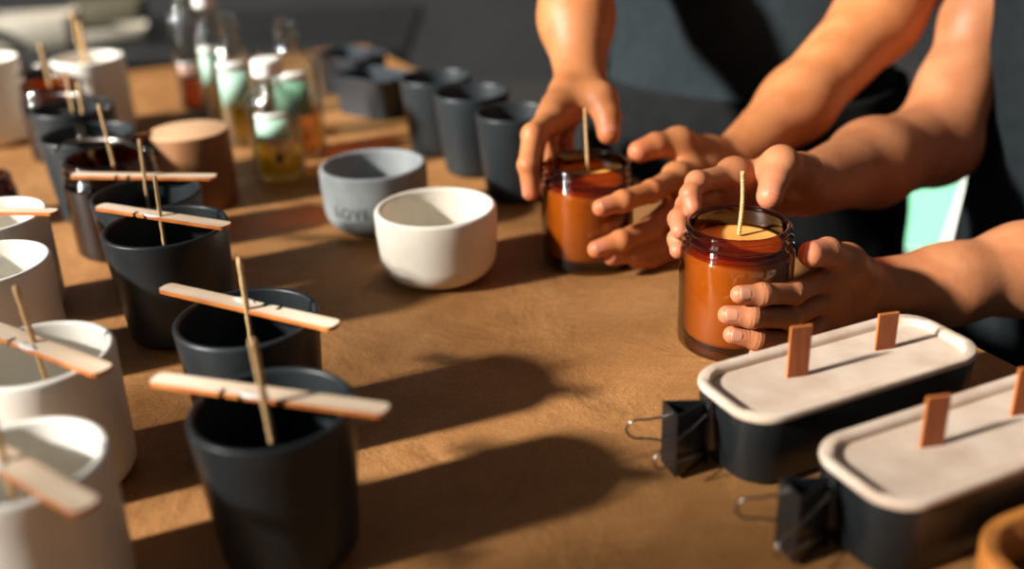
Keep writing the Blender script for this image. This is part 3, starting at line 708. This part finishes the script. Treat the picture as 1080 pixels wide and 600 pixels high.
def torso_field(c, wdir, fdir, rings, arms=(), neck=True, vox=.006, legs=(), head=None):
    """trunk, neck, head and legs as one field. rings: (z, half width, half depth, shift along fdir)"""
    c = np.array(c); w = np.array([wdir[0], wdir[1], 0]); f = np.array([fdir[0], fdir[1], 0])
    fl = Field(c - np.array([.45, .55, 1.2]) , c + np.array([.45, .45, .95]), vox); fl.lo[2] = 0.0; fl.n[2] = int((c[2] + 1.0) / vox) + 1; fl.a = np.full(fl.n, BIG, dtype=np.float32)
    P = [c * np.array([1, 1, 0]) + np.array([0, 0, z]) + f * sh for z, hw, hd, sh in rings]
    for (p, q, a, b_) in zip(P, P[1:], rings, rings[1:]):
        for sgn in (-1, -.35, .35, 1):
            fl.cone(p + w * sgn * (a[1] - a[2]), q + w * sgn * (b_[1] - b_[2]), a[2] - .014, b_[2] - .014, .015)
    for pts, rad in legs: fl.chain([np.array(x) for x in pts], rad, k=.03)
    for pts, rad in arms: fl.chain([np.array(x) for x in pts], rad, k=.03)
    if head is not None:
        h = np.array(head); base = P[-1]
        fl.cone(base, h - np.array([0, 0, .07]) - f * .01, .058, .050, .03)
        fl.cone(h - np.array([0, 0, .01]), h + np.array([0, 0, .035]), .074, .080, .02, flat=w, fs=.93)
        fl.cone(h - np.array([0, 0, .02]) + f * .02, h - np.array([0, 0, .07]) + f * .045, .060, .034, .02)     # jaw
        fl.cone(h + f * .084 + np.array([0, 0, .008]), h + f * .100 - np.array([0, 0, .022]), .008, .012, .008)    # nose
        for sg in (-1, 1): fl.cone(h + w * sg * .073 + np.array([0, 0, .012]), h + w * sg * .075 - np.array([0, 0, .02]), .014, .010, .006, flat=w, fs=.5)
        fl.cone(h + f * .083 - w * .016 - np.array([0, 0, .046]), h + f * .083 + w * .016 - np.array([0, 0, .046]), .007, .007, .004)   # lips
    return fl
def cloth_mesh(name, rings, c, wdir, fdir, m, parent, origin, fold=.004, ns=96, fz=7.0, seed=0.0, puff=0, nz=60):
    """a garment around the trunk: closed loops with soft folds, thick at the hems"""
    w = Vector((wdir[0], wdir[1], 0)); f = Vector((fdir[0], fdir[1], 0)); bm = bmesh.new(); R = []
    zs = [r[0] for r in rings]
    def at_z(z):
        for a, b_ in zip(rings, rings[1:]):
            if (a[0] - z) * (b_[0] - z) <= 0:
                t = (z - a[0]) / (b_[0] - a[0]) if b_[0] != a[0] else 0; t = t * t * (3 - 2 * t) * .5 + t * .5
                return [a[i] + (b_[i] - a[i]) * t for i in range(1, 4)]
        return rings[-1][1:]
    def ring(z, inset=0):
        hw, hd, sh = at_z(z); row = []
        for i in range(ns):
            t = 2 * math.pi * i / ns; ct, st = math.cos(t), math.sin(t); e = .85
            x = abs(ct) ** e * (1 if ct > 0 else -1) * (hw - inset); y = abs(st) ** e * (1 if st > 0 else -1) * (hd - inset)
            p = Vector((c[0], c[1], z)) + w * x + f * (y + sh)
            q = Vector((p.x * fz * 1.6, p.y * fz * 1.6, z * fz + seed)); dn = noise.noise(q) * fold + noise.noise(q * 2.7) * fold * .4
            p += (w * ct + f * st) * dn; row.append(bm.verts.new(p - Vector(origin)))
        return row
    N = nz
    for k in range(N + 1): R.append(ring(zs[0] + (zs[-1] - zs[0]) * k / N))
    R.append(ring(zs[-1], .003)); R.insert(0, ring(zs[0], .003))
    R.insert(0, ring(zs[0] + (zs[-1] - zs[0]) * .05, .005)); R.append(ring(zs[-1] - (zs[-1] - zs[0]) * .05, .005))
    for A, B in zip(R, R[1:]):
        for i in range(ns): j = (i + 1) % ns; bm.faces.new((A[i], A[j], B[j], B[i]))
    bmesh.ops.recalc_face_normals(bm, faces=bm.faces)
    return bm_obj(name, bm, m, parent)
def sleeve(name, pts, rad, m, parent, origin, fold=.003):
    bm = bmesh.new(); P = spline(pts, 8); n = len(P); rr = [rad[0] + (rad[-1] - rad[0]) * i / (n - 1) for i in range(n)]
    P2 = P + P[::-1]; rr2 = rr + [r - .003 for r in rr[::-1]]
    rings = []
    t_ = (P[-1] - P[0]).normalized(); up = t_.orthogonal().normalized(); s = t_.cross(up)
    for p, r in zip(P2, rr2):
        row = []
        for j in range(48):
            a = 2 * math.pi * j / 48; d = up * math.cos(a) + s * math.sin(a); q = p + d * r
            row.append(bm.verts.new(q + d * noise.noise(q * 14) * fold - Vector(origin)))
        rings.append(row)
    for A, B in zip(rings, rings[1:]):
        for j in range(48): bm.faces.new((A[j], A[(j + 1) % 48], B[(j + 1) % 48], B[j]))
    bmesh.ops.recalc_face_normals(bm, faces=bm.faces); return bm_obj(name, bm, m, parent)
def hair_cap(head, w, f, m, parent, origin):
    h = Vector(head); fl = Field(np.array(head) - .16, np.array(head) + .16, .005); f3 = np.array([f[0], f[1], 0]); hh = np.array(head)
    fl.cone(hh + np.array([0, 0, .04]) - f3 * .030, hh + np.array([0, 0, .062]) - f3 * .010, .084, .076, .02)
    fl.cone(hh + np.array([0, 0, .02]) - f3 * .03, hh - np.array([0, 0, .05]) - f3 * .03, .080, .055, .02)
    fl.cone(hh - f3 * .115 + np.array([0, 0, .02]), hh - f3 * .120 + np.array([0, 0, .03]), .035, .033, .01)
    p, q = fl.mesh(); me = bpy.data.meshes.new('hair'); me.from_pydata([tuple(x) for x in (p - np.array(origin))], [], [tuple(x[::-1]) for x in q]); return link_mesh('hair', me, m, parent)

def W3(x, y, h): return np.array([x, y, TZ + h])
# ---- person at the right, seated, holding the sharp jar
c2 = W3(.560, .840, 0); o2 = (c2[0], c2[1], 0)
w2 = np.array([.58, -.81]); f2 = np.array([-.81, -.58])
shR, shL = W3(.482, .945, .235), W3(.655, .715, .235)
fr = [(.0082, .0070, .0064, .0056), (.0084, .0072, .0066, .0058), (.0080, .0068, .0062, .0055), (.0070, .0058, .0053, .0048)]
B = Limb([(918, 304, .640), (1000, 300, .655), (1080, 284, .672), (1200, 262, .70), W3(.585, .705, .10), shL],
         [.0205, .0255, .0305, .034, .034, .040], None,
         [[(874, 290, .602), (837, 309, .5705), (804, 310.5, .5545), (780, 310.5, .5510)],
          [(873, 313, .604), (832, 335, .5690), (793, 334, .5525), (767, 332, .5525)],
          [(873, 335, .606), (834, 361, .5680), (798, 358, .5545), (772, 353, .5540)],
          [(875, 354, .608), (845, 380, .5740), (820, 379, .5610), (798, 373, .5570)]], fr,
         [(905, 292, .622), (893, 277, .606), (873, 266, .592), (856, 268, .582)], [.0110, .0102, .0092, .0084])
A = Limb([(852, 196, .705), (920, 172, .785), (986, 150, .865), (1006, 95, .89), (1032, 20, .92), shR],
         [.0220, .0325, .0355, .0290, .0285, .040], None,
         [[(774, 184, .662), (735, 192, .638), (728, 205, .629), (731, 219, .622)],
          [(764, 199, .668), (725, 216, .642), (716, 231, .626), (717, 243, .614)],
          [(758, 214, .672), (724, 236, .640), (715, 252, .622), (715, 264, .613)],
          [(760, 230, .676), (735, 252, .655), (728, 264, .642), (728, 275, .634)]], fr,
         [(845, 184, .675), (823, 173, .659), (817, 189, .648), (812, 207, .636)], [.0115, .0100, .0098, .0088])
hd2 = W3(.50, .80, .235 + .235)
ring2 = [(TZ - .22, .145, .11, .0), (TZ - .12, .140, .105, .0), (TZ + .0, .130, .10, .0), (TZ + .12, .150, .10, 0), (TZ + .22, .145, .085, 0), (TZ + .26, .06, .055, 0)]
legs2 = []
for sg in (-1, 1):
    hip = np.array([c2[0] + w2[0] * .09 * sg, c2[1] + w2[1] * .09 * sg, TZ - .24]); kn = hip + np.array([-.20, -.16, -.02]) * 1.0; kn = hip + np.array([f2[0] * .30, f2[1] * .30, -.03]); an = np.array([kn[0] + .02, kn[1] + .02, .09]); toe = an + np.array([f2[0] * .15, f2[1] * .15, -.055])
    legs2.append(((hip, kn, an, toe), (.085, .060, .042, .030)))
person2 = thing('person', 'person at the right in a charcoal top, both hands around the sharp amber jar', 'person', o2, 0, None)
T2 = torso_field(c2, w2, f2, ring2, arms=[((shR, W3(.54, .87, .20)), (.042, .05)), ((shL, W3(.60, .80, .20)), (.042, .05))], legs=legs2, head=hd2)
skin_mesh('body', [A.f.mesh(), B.f.mesh(), T2.mesh()], [A, B], M['skin2'], person2, o2)
# ---- person behind, standing, holding the other jar
c1 = W3(.275, 1.13, 0); o1 = (c1[0], c1[1], 0)
w1 = np.array([.80, -.60]); f1 = np.array([-.60, -.80])
s1R, s1L = W3(.125, 1.235, .52), W3(.425, 1.01, .52)
fr1 = [(.0092, .0084, .0076, .0066), (.0094, .0086, .0077, .0067), (.0090, .0081, .0073, .0064), (.0080, .0070, .0064, .0056)]
C = Limb([(612, 78, .845), (608, 20, .89), (606, -50, .95), W3(.08, 1.04, .30), s1R],
         [.0215, .0290, .0350, .038, .048], None,
         [[(583, 122, .790), (562, 142, .757), (557, 174, .738), (560, 203, .733)],
          [(589, 115, .802), (569, 137, .778), (562, 168, .762), (566, 195, .757)],
          [(598, 111, .812), (583, 133, .802), (578, 160, .792), (583, 182, .785)],
          [(607, 110, .820), (598, 132, .815), (596, 150, .808), (600, 168, .800)]], fr1,
         [(622, 96, .825), (634, 105, .805), (641, 123, .792), (642, 140, .782)], [.0120, .0112, .0106, .0092])
Dm = Limb([(776, 167, .825), (840, 110, .880), (925, 20, .960), (975, -45, 1.005), W3(.43, 1.03, .30), s1L],
         [.0215, .0300, .0370, .037, .038, .048], None,
         [[(714, 187, .760), (687, 202, .7235), (657, 212, .7035), (634, 219, .6960)],
          [(717, 212, .762), (687, 240, .7230), (655, 254, .7020), (629, 263, .6960)],
          [(721, 236, .765), (694, 259, .7270), (667, 267, .7080), (645, 271, .6995)],
          [(726, 254, .768), (706, 269, .7330), (687, 274, .7170), (671, 276, .7070)]], fr1,
         [(748, 163, .808), (716, 151, .788), (692, 153, .778), (674, 160, .770)], [.0120, .0108, .0098, .0088])
hd1 = W3(.22, 1.06, .52 + .24)
ring1 = [(TZ - .18, .165, .12, 0), (TZ - .02, .16, .115, .01), (TZ + .12, .135, .10, .01), (TZ + .30, .15, .105, .01), (TZ + .46, .155, .095, 0), (TZ + .55, .06, .055, 0)]
legs1 = []
for sg in (-1, 1):
    hip = np.array([c1[0] + w1[0] * .085 * sg, c1[1] + w1[1] * .085 * sg, TZ - .12]); kn = hip * np.array([1, 1, 0]) + np.array([f1[0] * .02, f1[1] * .02, .42]); an = kn * np.array([1, 1, 0]) + np.array([-f1[0] * .02, -f1[1] * .02, .09]); toe = an + np.array([f1[0] * .16, f1[1] * .16, -.055])
    legs1.append(((hip, kn, an, toe), (.085, .055, .040, .030)))
person1 = thing('person', 'person standing behind in a slate shirt and black apron, holding the farther amber jar', 'person', o1, 0, None)
T1 = torso_field(c1, w1, f1, ring1, arms=[((s1R, W3(.23, 1.16, .46)), (.048, .05)), ((s1L, W3(.33, 1.09, .46)), (.048, .05))], legs=legs1, head=hd1)
skin_mesh('body', [C.f.mesh(), Dm.f.mesh(), T1.mesh()], [C, Dm], M['skin1'], person1, o1)
cam_dir = lambda p: (CAM - Vector(p)).normalized()
for L, par, o, ids, tw in ((B, person2, o2, (0, 1, 2, 3), None), (Dm, person1, o1, (0, 1, 2, 3), None), (C, person1, o1, (0, 1), Vector((-1, -.5, .2)))):
    for i in ids:
        f = L.fing[i]; r = L.frad[i][3]
        d = tw or (cam_dir(f[3]) * .9 + Vector((-.25, 0, .1)))
        n_ = nail(par, f[3], f[2], r, d, M['nail'] if par is person2 else M['nail2'], o, L=r * 1.3)
nail(person2, A.thumb[3], A.thumb[2], A.trad[3], Vector((.1, -.9, .7)), M['nail2'], o2, L=.0105)
nail(person1, C.thumb[3], C.thumb[2], C.trad[3], Vector((.1, -.9, .6)), M['nail2'], o1, L=.0105)
#nail(person2, B.thumb[3], B.thumb[2], B.trad[3], Vector((.1, .2, 1.0)), M['nail2'], o2, L=.0120)
def grow(r, a, lo, hi): return [(z, hw + a, hd + a, sh) for z, hw, hd, sh in r if lo <= z <= hi]
sh1 = cloth_mesh('shirt', [(TZ - .04, .172, .130, .01), (TZ + .10, .152, .118, .012), (TZ + .14, .152, .118, .012), (TZ + .30, .166, .122, .012), (TZ + .46, .185, .112, 0), (TZ + .545, .175, .085, 0), (TZ + .565, .075, .068, 0)], c1, w1, f1, M['shirt1'], person1, o1, fold=.008)
cloth_mesh('apron', [(.38, .20, .17, .0), (TZ - .10, .185, .140, .008), (TZ + .02, .178, .132, .012), (TZ + .055, .168, .130, .012)], c1, w1, f1, M['apron'], person1, o1, fold=.010, fz=6, seed=4)
sleeve('sleeve', [Vector(s1R) + Vector((.03, -.02, .01)), Vector(s1R) + Vector((-.012, -.03, -.06)), Vector(s1R) + Vector((-.025, -.06, -.13))], (.062, .054), M['shirt1'], person1, o1)
sleeve('sleeve', [Vector(s1L) + Vector((-.03, .02, .01)), Vector(s1L) + Vector((.002, -.0, -.06)), Vector(s1L) + Vector((.003, -.006, -.13))], (.062, .054), M['shirt1'], person1, o1)
cloth_mesh('shirt', [(TZ - .20, .165, .130, .0), (TZ - .10, .155, .125, .0), (TZ + .0, .146, .116, .0), (TZ + .12, .164, .118, .0), (TZ + .22, .170, .100, 0), (TZ + .272, .100, .072, 0)], c2, w2, f2, M['shirt2'], person2, o2, fold=.004)
sleeve('sleeve', [Vector(shR) + Vector((.05, -.05, .0)), Vector(shR) + Vector((.012, -.012, -.01)), Vector(shR) + Vector((-.012, -.012, -.045))], (.066, .056), M['shirt2'], person2, o2, .001)
sleeve('sleeve', [Vector(shL) + Vector((-.05, .05, .0)), Vector(shL) + Vector((-.012, .005, -.01)), Vector(shL) + Vector((-.02, -.004, -.06))], (.066, .056), M['shirt2'], person2, o2, .001)
def trousers(par, o, legs, m, k=.012):
    pts = np.array([p for L_, r in legs for p in L_]); fl = Field(pts.min(0) - .13, pts.max(0) + .13, .007)
    for L_, r in legs: fl.chain([np.array(x) for x in L_[:3]], [q + k for q in r[:3]], k=.03)
    p, q = fl.mesh(); me = bpy.data.meshes.new('trousers'); me.from_pydata([tuple(x) for x in (p - np.array(o))], [], [tuple(x[::-1]) for x in q]); link_mesh('trousers', me, m, par)
    for L_, r in legs:
        fl = Field(np.minimum(L_[2], L_[3]) - .09, np.maximum(L_[2], L_[3]) + .09, .004); a_ = np.array(L_[2]) - np.array([0, 0, .045]); b_ = np.array(L_[3])
        fl.cone(a_, b_, .044, .034, .02); p, q = fl.mesh(); p[:, 2] = np.maximum(p[:, 2], .001)
        me = bpy.data.meshes.new('shoe'); me.from_pydata([tuple(x) for x in (p - np.array(o))], [], [tuple(x[::-1]) for x in q]); link_mesh('shoe', me, M['cap_dark'], par)
trousers(person2, o2, legs2, M['trousers']); trousers(person1, o1, legs1, M['trousers'])
for hd_, w_, f_, par_, o_ in ((hd2, w2, f2, person2, o2), (hd1, w1, f1, person1, o1)):
    for sg in (-1, 1):
        bm = bmesh.new(); bmesh.ops.create_uvsphere(bm, u_segments=20, v_segments=12, radius=.0125)
        e = bm_obj('eye', bm, M['cap'], par_, loc=Vector((hd_[0] + f_[0] * .072 + w_[0] * .031 * sg - o_[0], hd_[1] + f_[1] * .072 + w_[1] * .031 * sg - o_[1], hd_[2] + .012)))
        bm = bmesh.new(); bmesh.ops.create_uvsphere(bm, u_segments=16, v_segments=10, radius=.0058)
        bm_obj('iris', bm, M['hair'], e, loc=Vector((f_[0] * .0085, f_[1] * .0085, -.001)))
hair_cap(hd2, w2, f2, M['hair'], person2, o2); hair_cap(hd1, w1, f1, M['hair'], person1, o1)
# ------------------------------------------------------------------ background bench and things
Pb = aty(60, 45, 2.35)
zb = Pb.z
bench = thing('low_bench', 'black bench in the dark far behind the table', 'bench', (-.95, 2.45, 0))
bm = bmesh.new(); box(bm, (0, 0, zb - .015), (1.5, .5, .03), bev=.004); bm_obj('bench_top', bm, M['counter'], bench, smooth=False)
bm = bmesh.new(); box(bm, (0, .02, (zb - .03) / 2), (1.4, .42, zb - .03), bev=.004); bm_obj('bench_cabinet', bm, M['counter'], bench, smooth=False)
for sx in (-.35, .35):
    bm = bmesh.new(); box(bm, (sx, -.195, (zb - .03) / 2), (.66, .012, zb - .08), bev=.003); d = bm_obj('door', bm, M['counter'], bench, smooth=False)
def gbox(name, px, py, Y, s, m, label, cat, rz=0, open_=False, lid=None):
    P = aty(px, py, Y); t = thing(name, label, cat, (P.x, P.y, zb), rz)
    bm = bmesh.new(); loops(bm, [(rrect(s[0] - .006, s[1] - .006, .008, 4), 0), (rrect(s[0], s[1], .01, 4), .004), (rrect(s[0], s[1], .01, 4), s[2] - .003), (rrect(s[0] - .004, s[1] - .004, .008, 4), s[2]), (rrect(s[0] - .016, s[1] - .016, .006, 4), s[2] - .001), (rrect(s[0] - .02, s[1] - .02, .006, 4), s[2] * .5)])
    bm_obj('box_body', bm, M[m], t, sharp=40)
    if lid:
        bm = bmesh.new(); bmesh.ops.create_icosphere(bm, subdivisions=3, radius=.014); k = bm_obj('knob', bm, M['cap_dark'], t, loc=(lid[0], -s[1] / 2 - .008, s[2] * .55)); k['label'] = 'dark round knob'
    return t
gbox('storage_box', 35, 40, 2.32, (.20, .10, .07), 'pale_box', 'pale drawer-like box with a dark knob, far upper left', 'box', .05, lid=(-.055,))
gbox('storage_box', 120, 36, 2.34, (.15, .09, .032), 'pale_box', 'low pale grey box on the dark bench behind the dowels', 'box', .25)
gbox('storage_box', 118, 22, 2.50, (.16, .07, .07), 'olive', 'dull olive box behind the low pale one', 'box', .1)
# mint paper bag on a stool between the two people
Pg = aty(985, 258, 1.75)
st = thing('low_stool', 'dark stool between the two people carrying a mint bag', 'stool', (Pg.x, Pg.y, 0))
hz = Pg.z
bm = lathe([(0, hz - .025), (.15, hz - .025), (.155, hz - .02), (.155, hz - .004), (.15, hz), (0, hz)], 48); bm_obj('seat', bm, M['counter'], st, sharp=40)
for k in range(4):
    a = math.pi / 4 + k * math.pi / 2; bm = bmesh.new(); tube(bm, [(.10 * math.cos(a), .10 * math.sin(a), hz - .024), (.14 * math.cos(a), .14 * math.sin(a), 0)], .012, 10); bm_obj('leg', bm, M['counter'], st)
bg = thing('paper_bag', 'mint green and white paper bag seen between the two people', 'bag', (Pg.x, Pg.y, hz), -.45)
bm = bmesh.new(); loops(bm, [(rrect(.17, .09, .004, 2), 0), (rrect(.17, .09, .004, 2), .20), (rrect(.165, .085, .004, 2), .20), (rrect(.165, .085, .004, 2), .01)]); bm_obj('bag_body', bm, M['white_paper'], bg, smooth=False)
bm = bmesh.new(); loops(bm, [([(-.084, -.0462), (.01, -.0462), (.01, -.0455), (-.084, -.0455)], .004), ([(-.084, -.0462), (.04, -.0462), (.04, -.0455), (-.084, -.0455)], .19)]); bm_obj('mint_panel', bm, M['mint_paper'], bg, smooth=False)

# unseen leafy pot plant, added left of the frame to dapple the table
def make_shade_plant(x, y, n, label, zlo, zhi, sd_):
    rnd = random.Random(sd_); t = thing('added_shade_plant', label, 'plant', (x, y, 0), 0)
    bm = lathe([(0, 0), (.13, 0), (.17, .30), (.175, .32), (.16, .32), (.15, .27), (0, .27)], 48); bm_obj('plant_pot', bm, M['grey_bowl'], t, sharp=40)
    bm = bmesh.new(); lf = bmesh.new()
    for i in range(n):
        a = rnd.uniform(0, 6.28); zt = rnd.uniform(zlo, zhi); sp = rnd.uniform(.08, .42)
        top = Vector((math.cos(a) * sp, math.sin(a) * sp, zt)); tube(bm, spline([(0, 0, .26), (top.x * .3, top.y * .3, zt * .6), top], 6), .004, 6)
        out = Vector((math.cos(a), math.sin(a), rnd.uniform(-.5, .3))).normalized(); sd2 = out.cross(Vector((0, 0, 1))).normalized(); L = rnd.uniform(.16, .26); Wd = L * .16
        rows = []
        for k in range(9):
            u = k / 8; c = top + out * L * u + Vector((0, 0, -.06 * u * u)); w_ = Wd * math.sin(math.pi * min(.98, u * .9 + .08)); rows.append([lf.verts.new(c - sd2 * w_ + Vector((0, 0, .012 * w_ / Wd))), lf.verts.new(c), lf.verts.new(c + sd2 * w_ + Vector((0, 0, .012 * w_ / Wd)))])
        for A_, B_ in zip(rows, rows[1:]):
            for q in (0, 1): lf.faces.new((A_[q], A_[q + 1], B_[q + 1], B_[q]))
    bm_obj('stems', bm, M['leaf'], t); bm_obj('leaves', lf, M['leaf'], t); return t
M['leaf'] = mat('leaf_green', (60, 96, 52), 0.5)
make_shade_plant(-1.20, -.04, 30, 'tall leafy pot plant added out of view to dapple the table', 1.50, 1.74, 3)

# ------------------------------------------------------------------ light
def look(o, d): o.rotation_euler = Vector(d).to_track_quat('-Z', 'Y').to_euler()
az, el = math.radians(22), math.radians(28)
sd = bpy.data.lights.new('sun', 'SUN'); so = bpy.data.objects.new('sun', sd); COL.objects.link(so)
sd.energy = 10.0; sd.angle = math.radians(4.5); sd.color = (1.0, .95, .88)
look(so, (math.cos(az) * math.cos(el), math.sin(az) * math.cos(el), -math.sin(el)))
ad = bpy.data.lights.new('window_light', 'AREA'); ao = bpy.data.objects.new('window_light', ad); COL.objects.link(ao)
ad.shape = 'RECTANGLE'; ad.size = .6; ad.size_y = .9; ad.energy = 8; ad.color = (.90, .96, 1.0)
ao.location = (-1.7, -.35, 1.75); look(ao, Vector((0, .7, .8)) - Vector(ao.location))
w = bpy.data.worlds.new('room_world'); SC.world = w; w.use_nodes = True
bgn = w.node_tree.nodes['Background']; bgn.inputs[0].default_value = (.88, .94, 1.0, 1); bgn.inputs[1].default_value = .07
vs = SC.view_settings; vs.view_transform = 'Standard'; vs.look = 'None'; vs.exposure = 0.22; vs.gamma = 1.0; vs.use_curve_mapping = False
SC.cycles.use_denoising = True; SC.cycles.max_bounces = 10; SC.cycles.transparent_max_bounces = 24
SC.cycles.caustics_reflective = False; SC.cycles.caustics_refractive = False
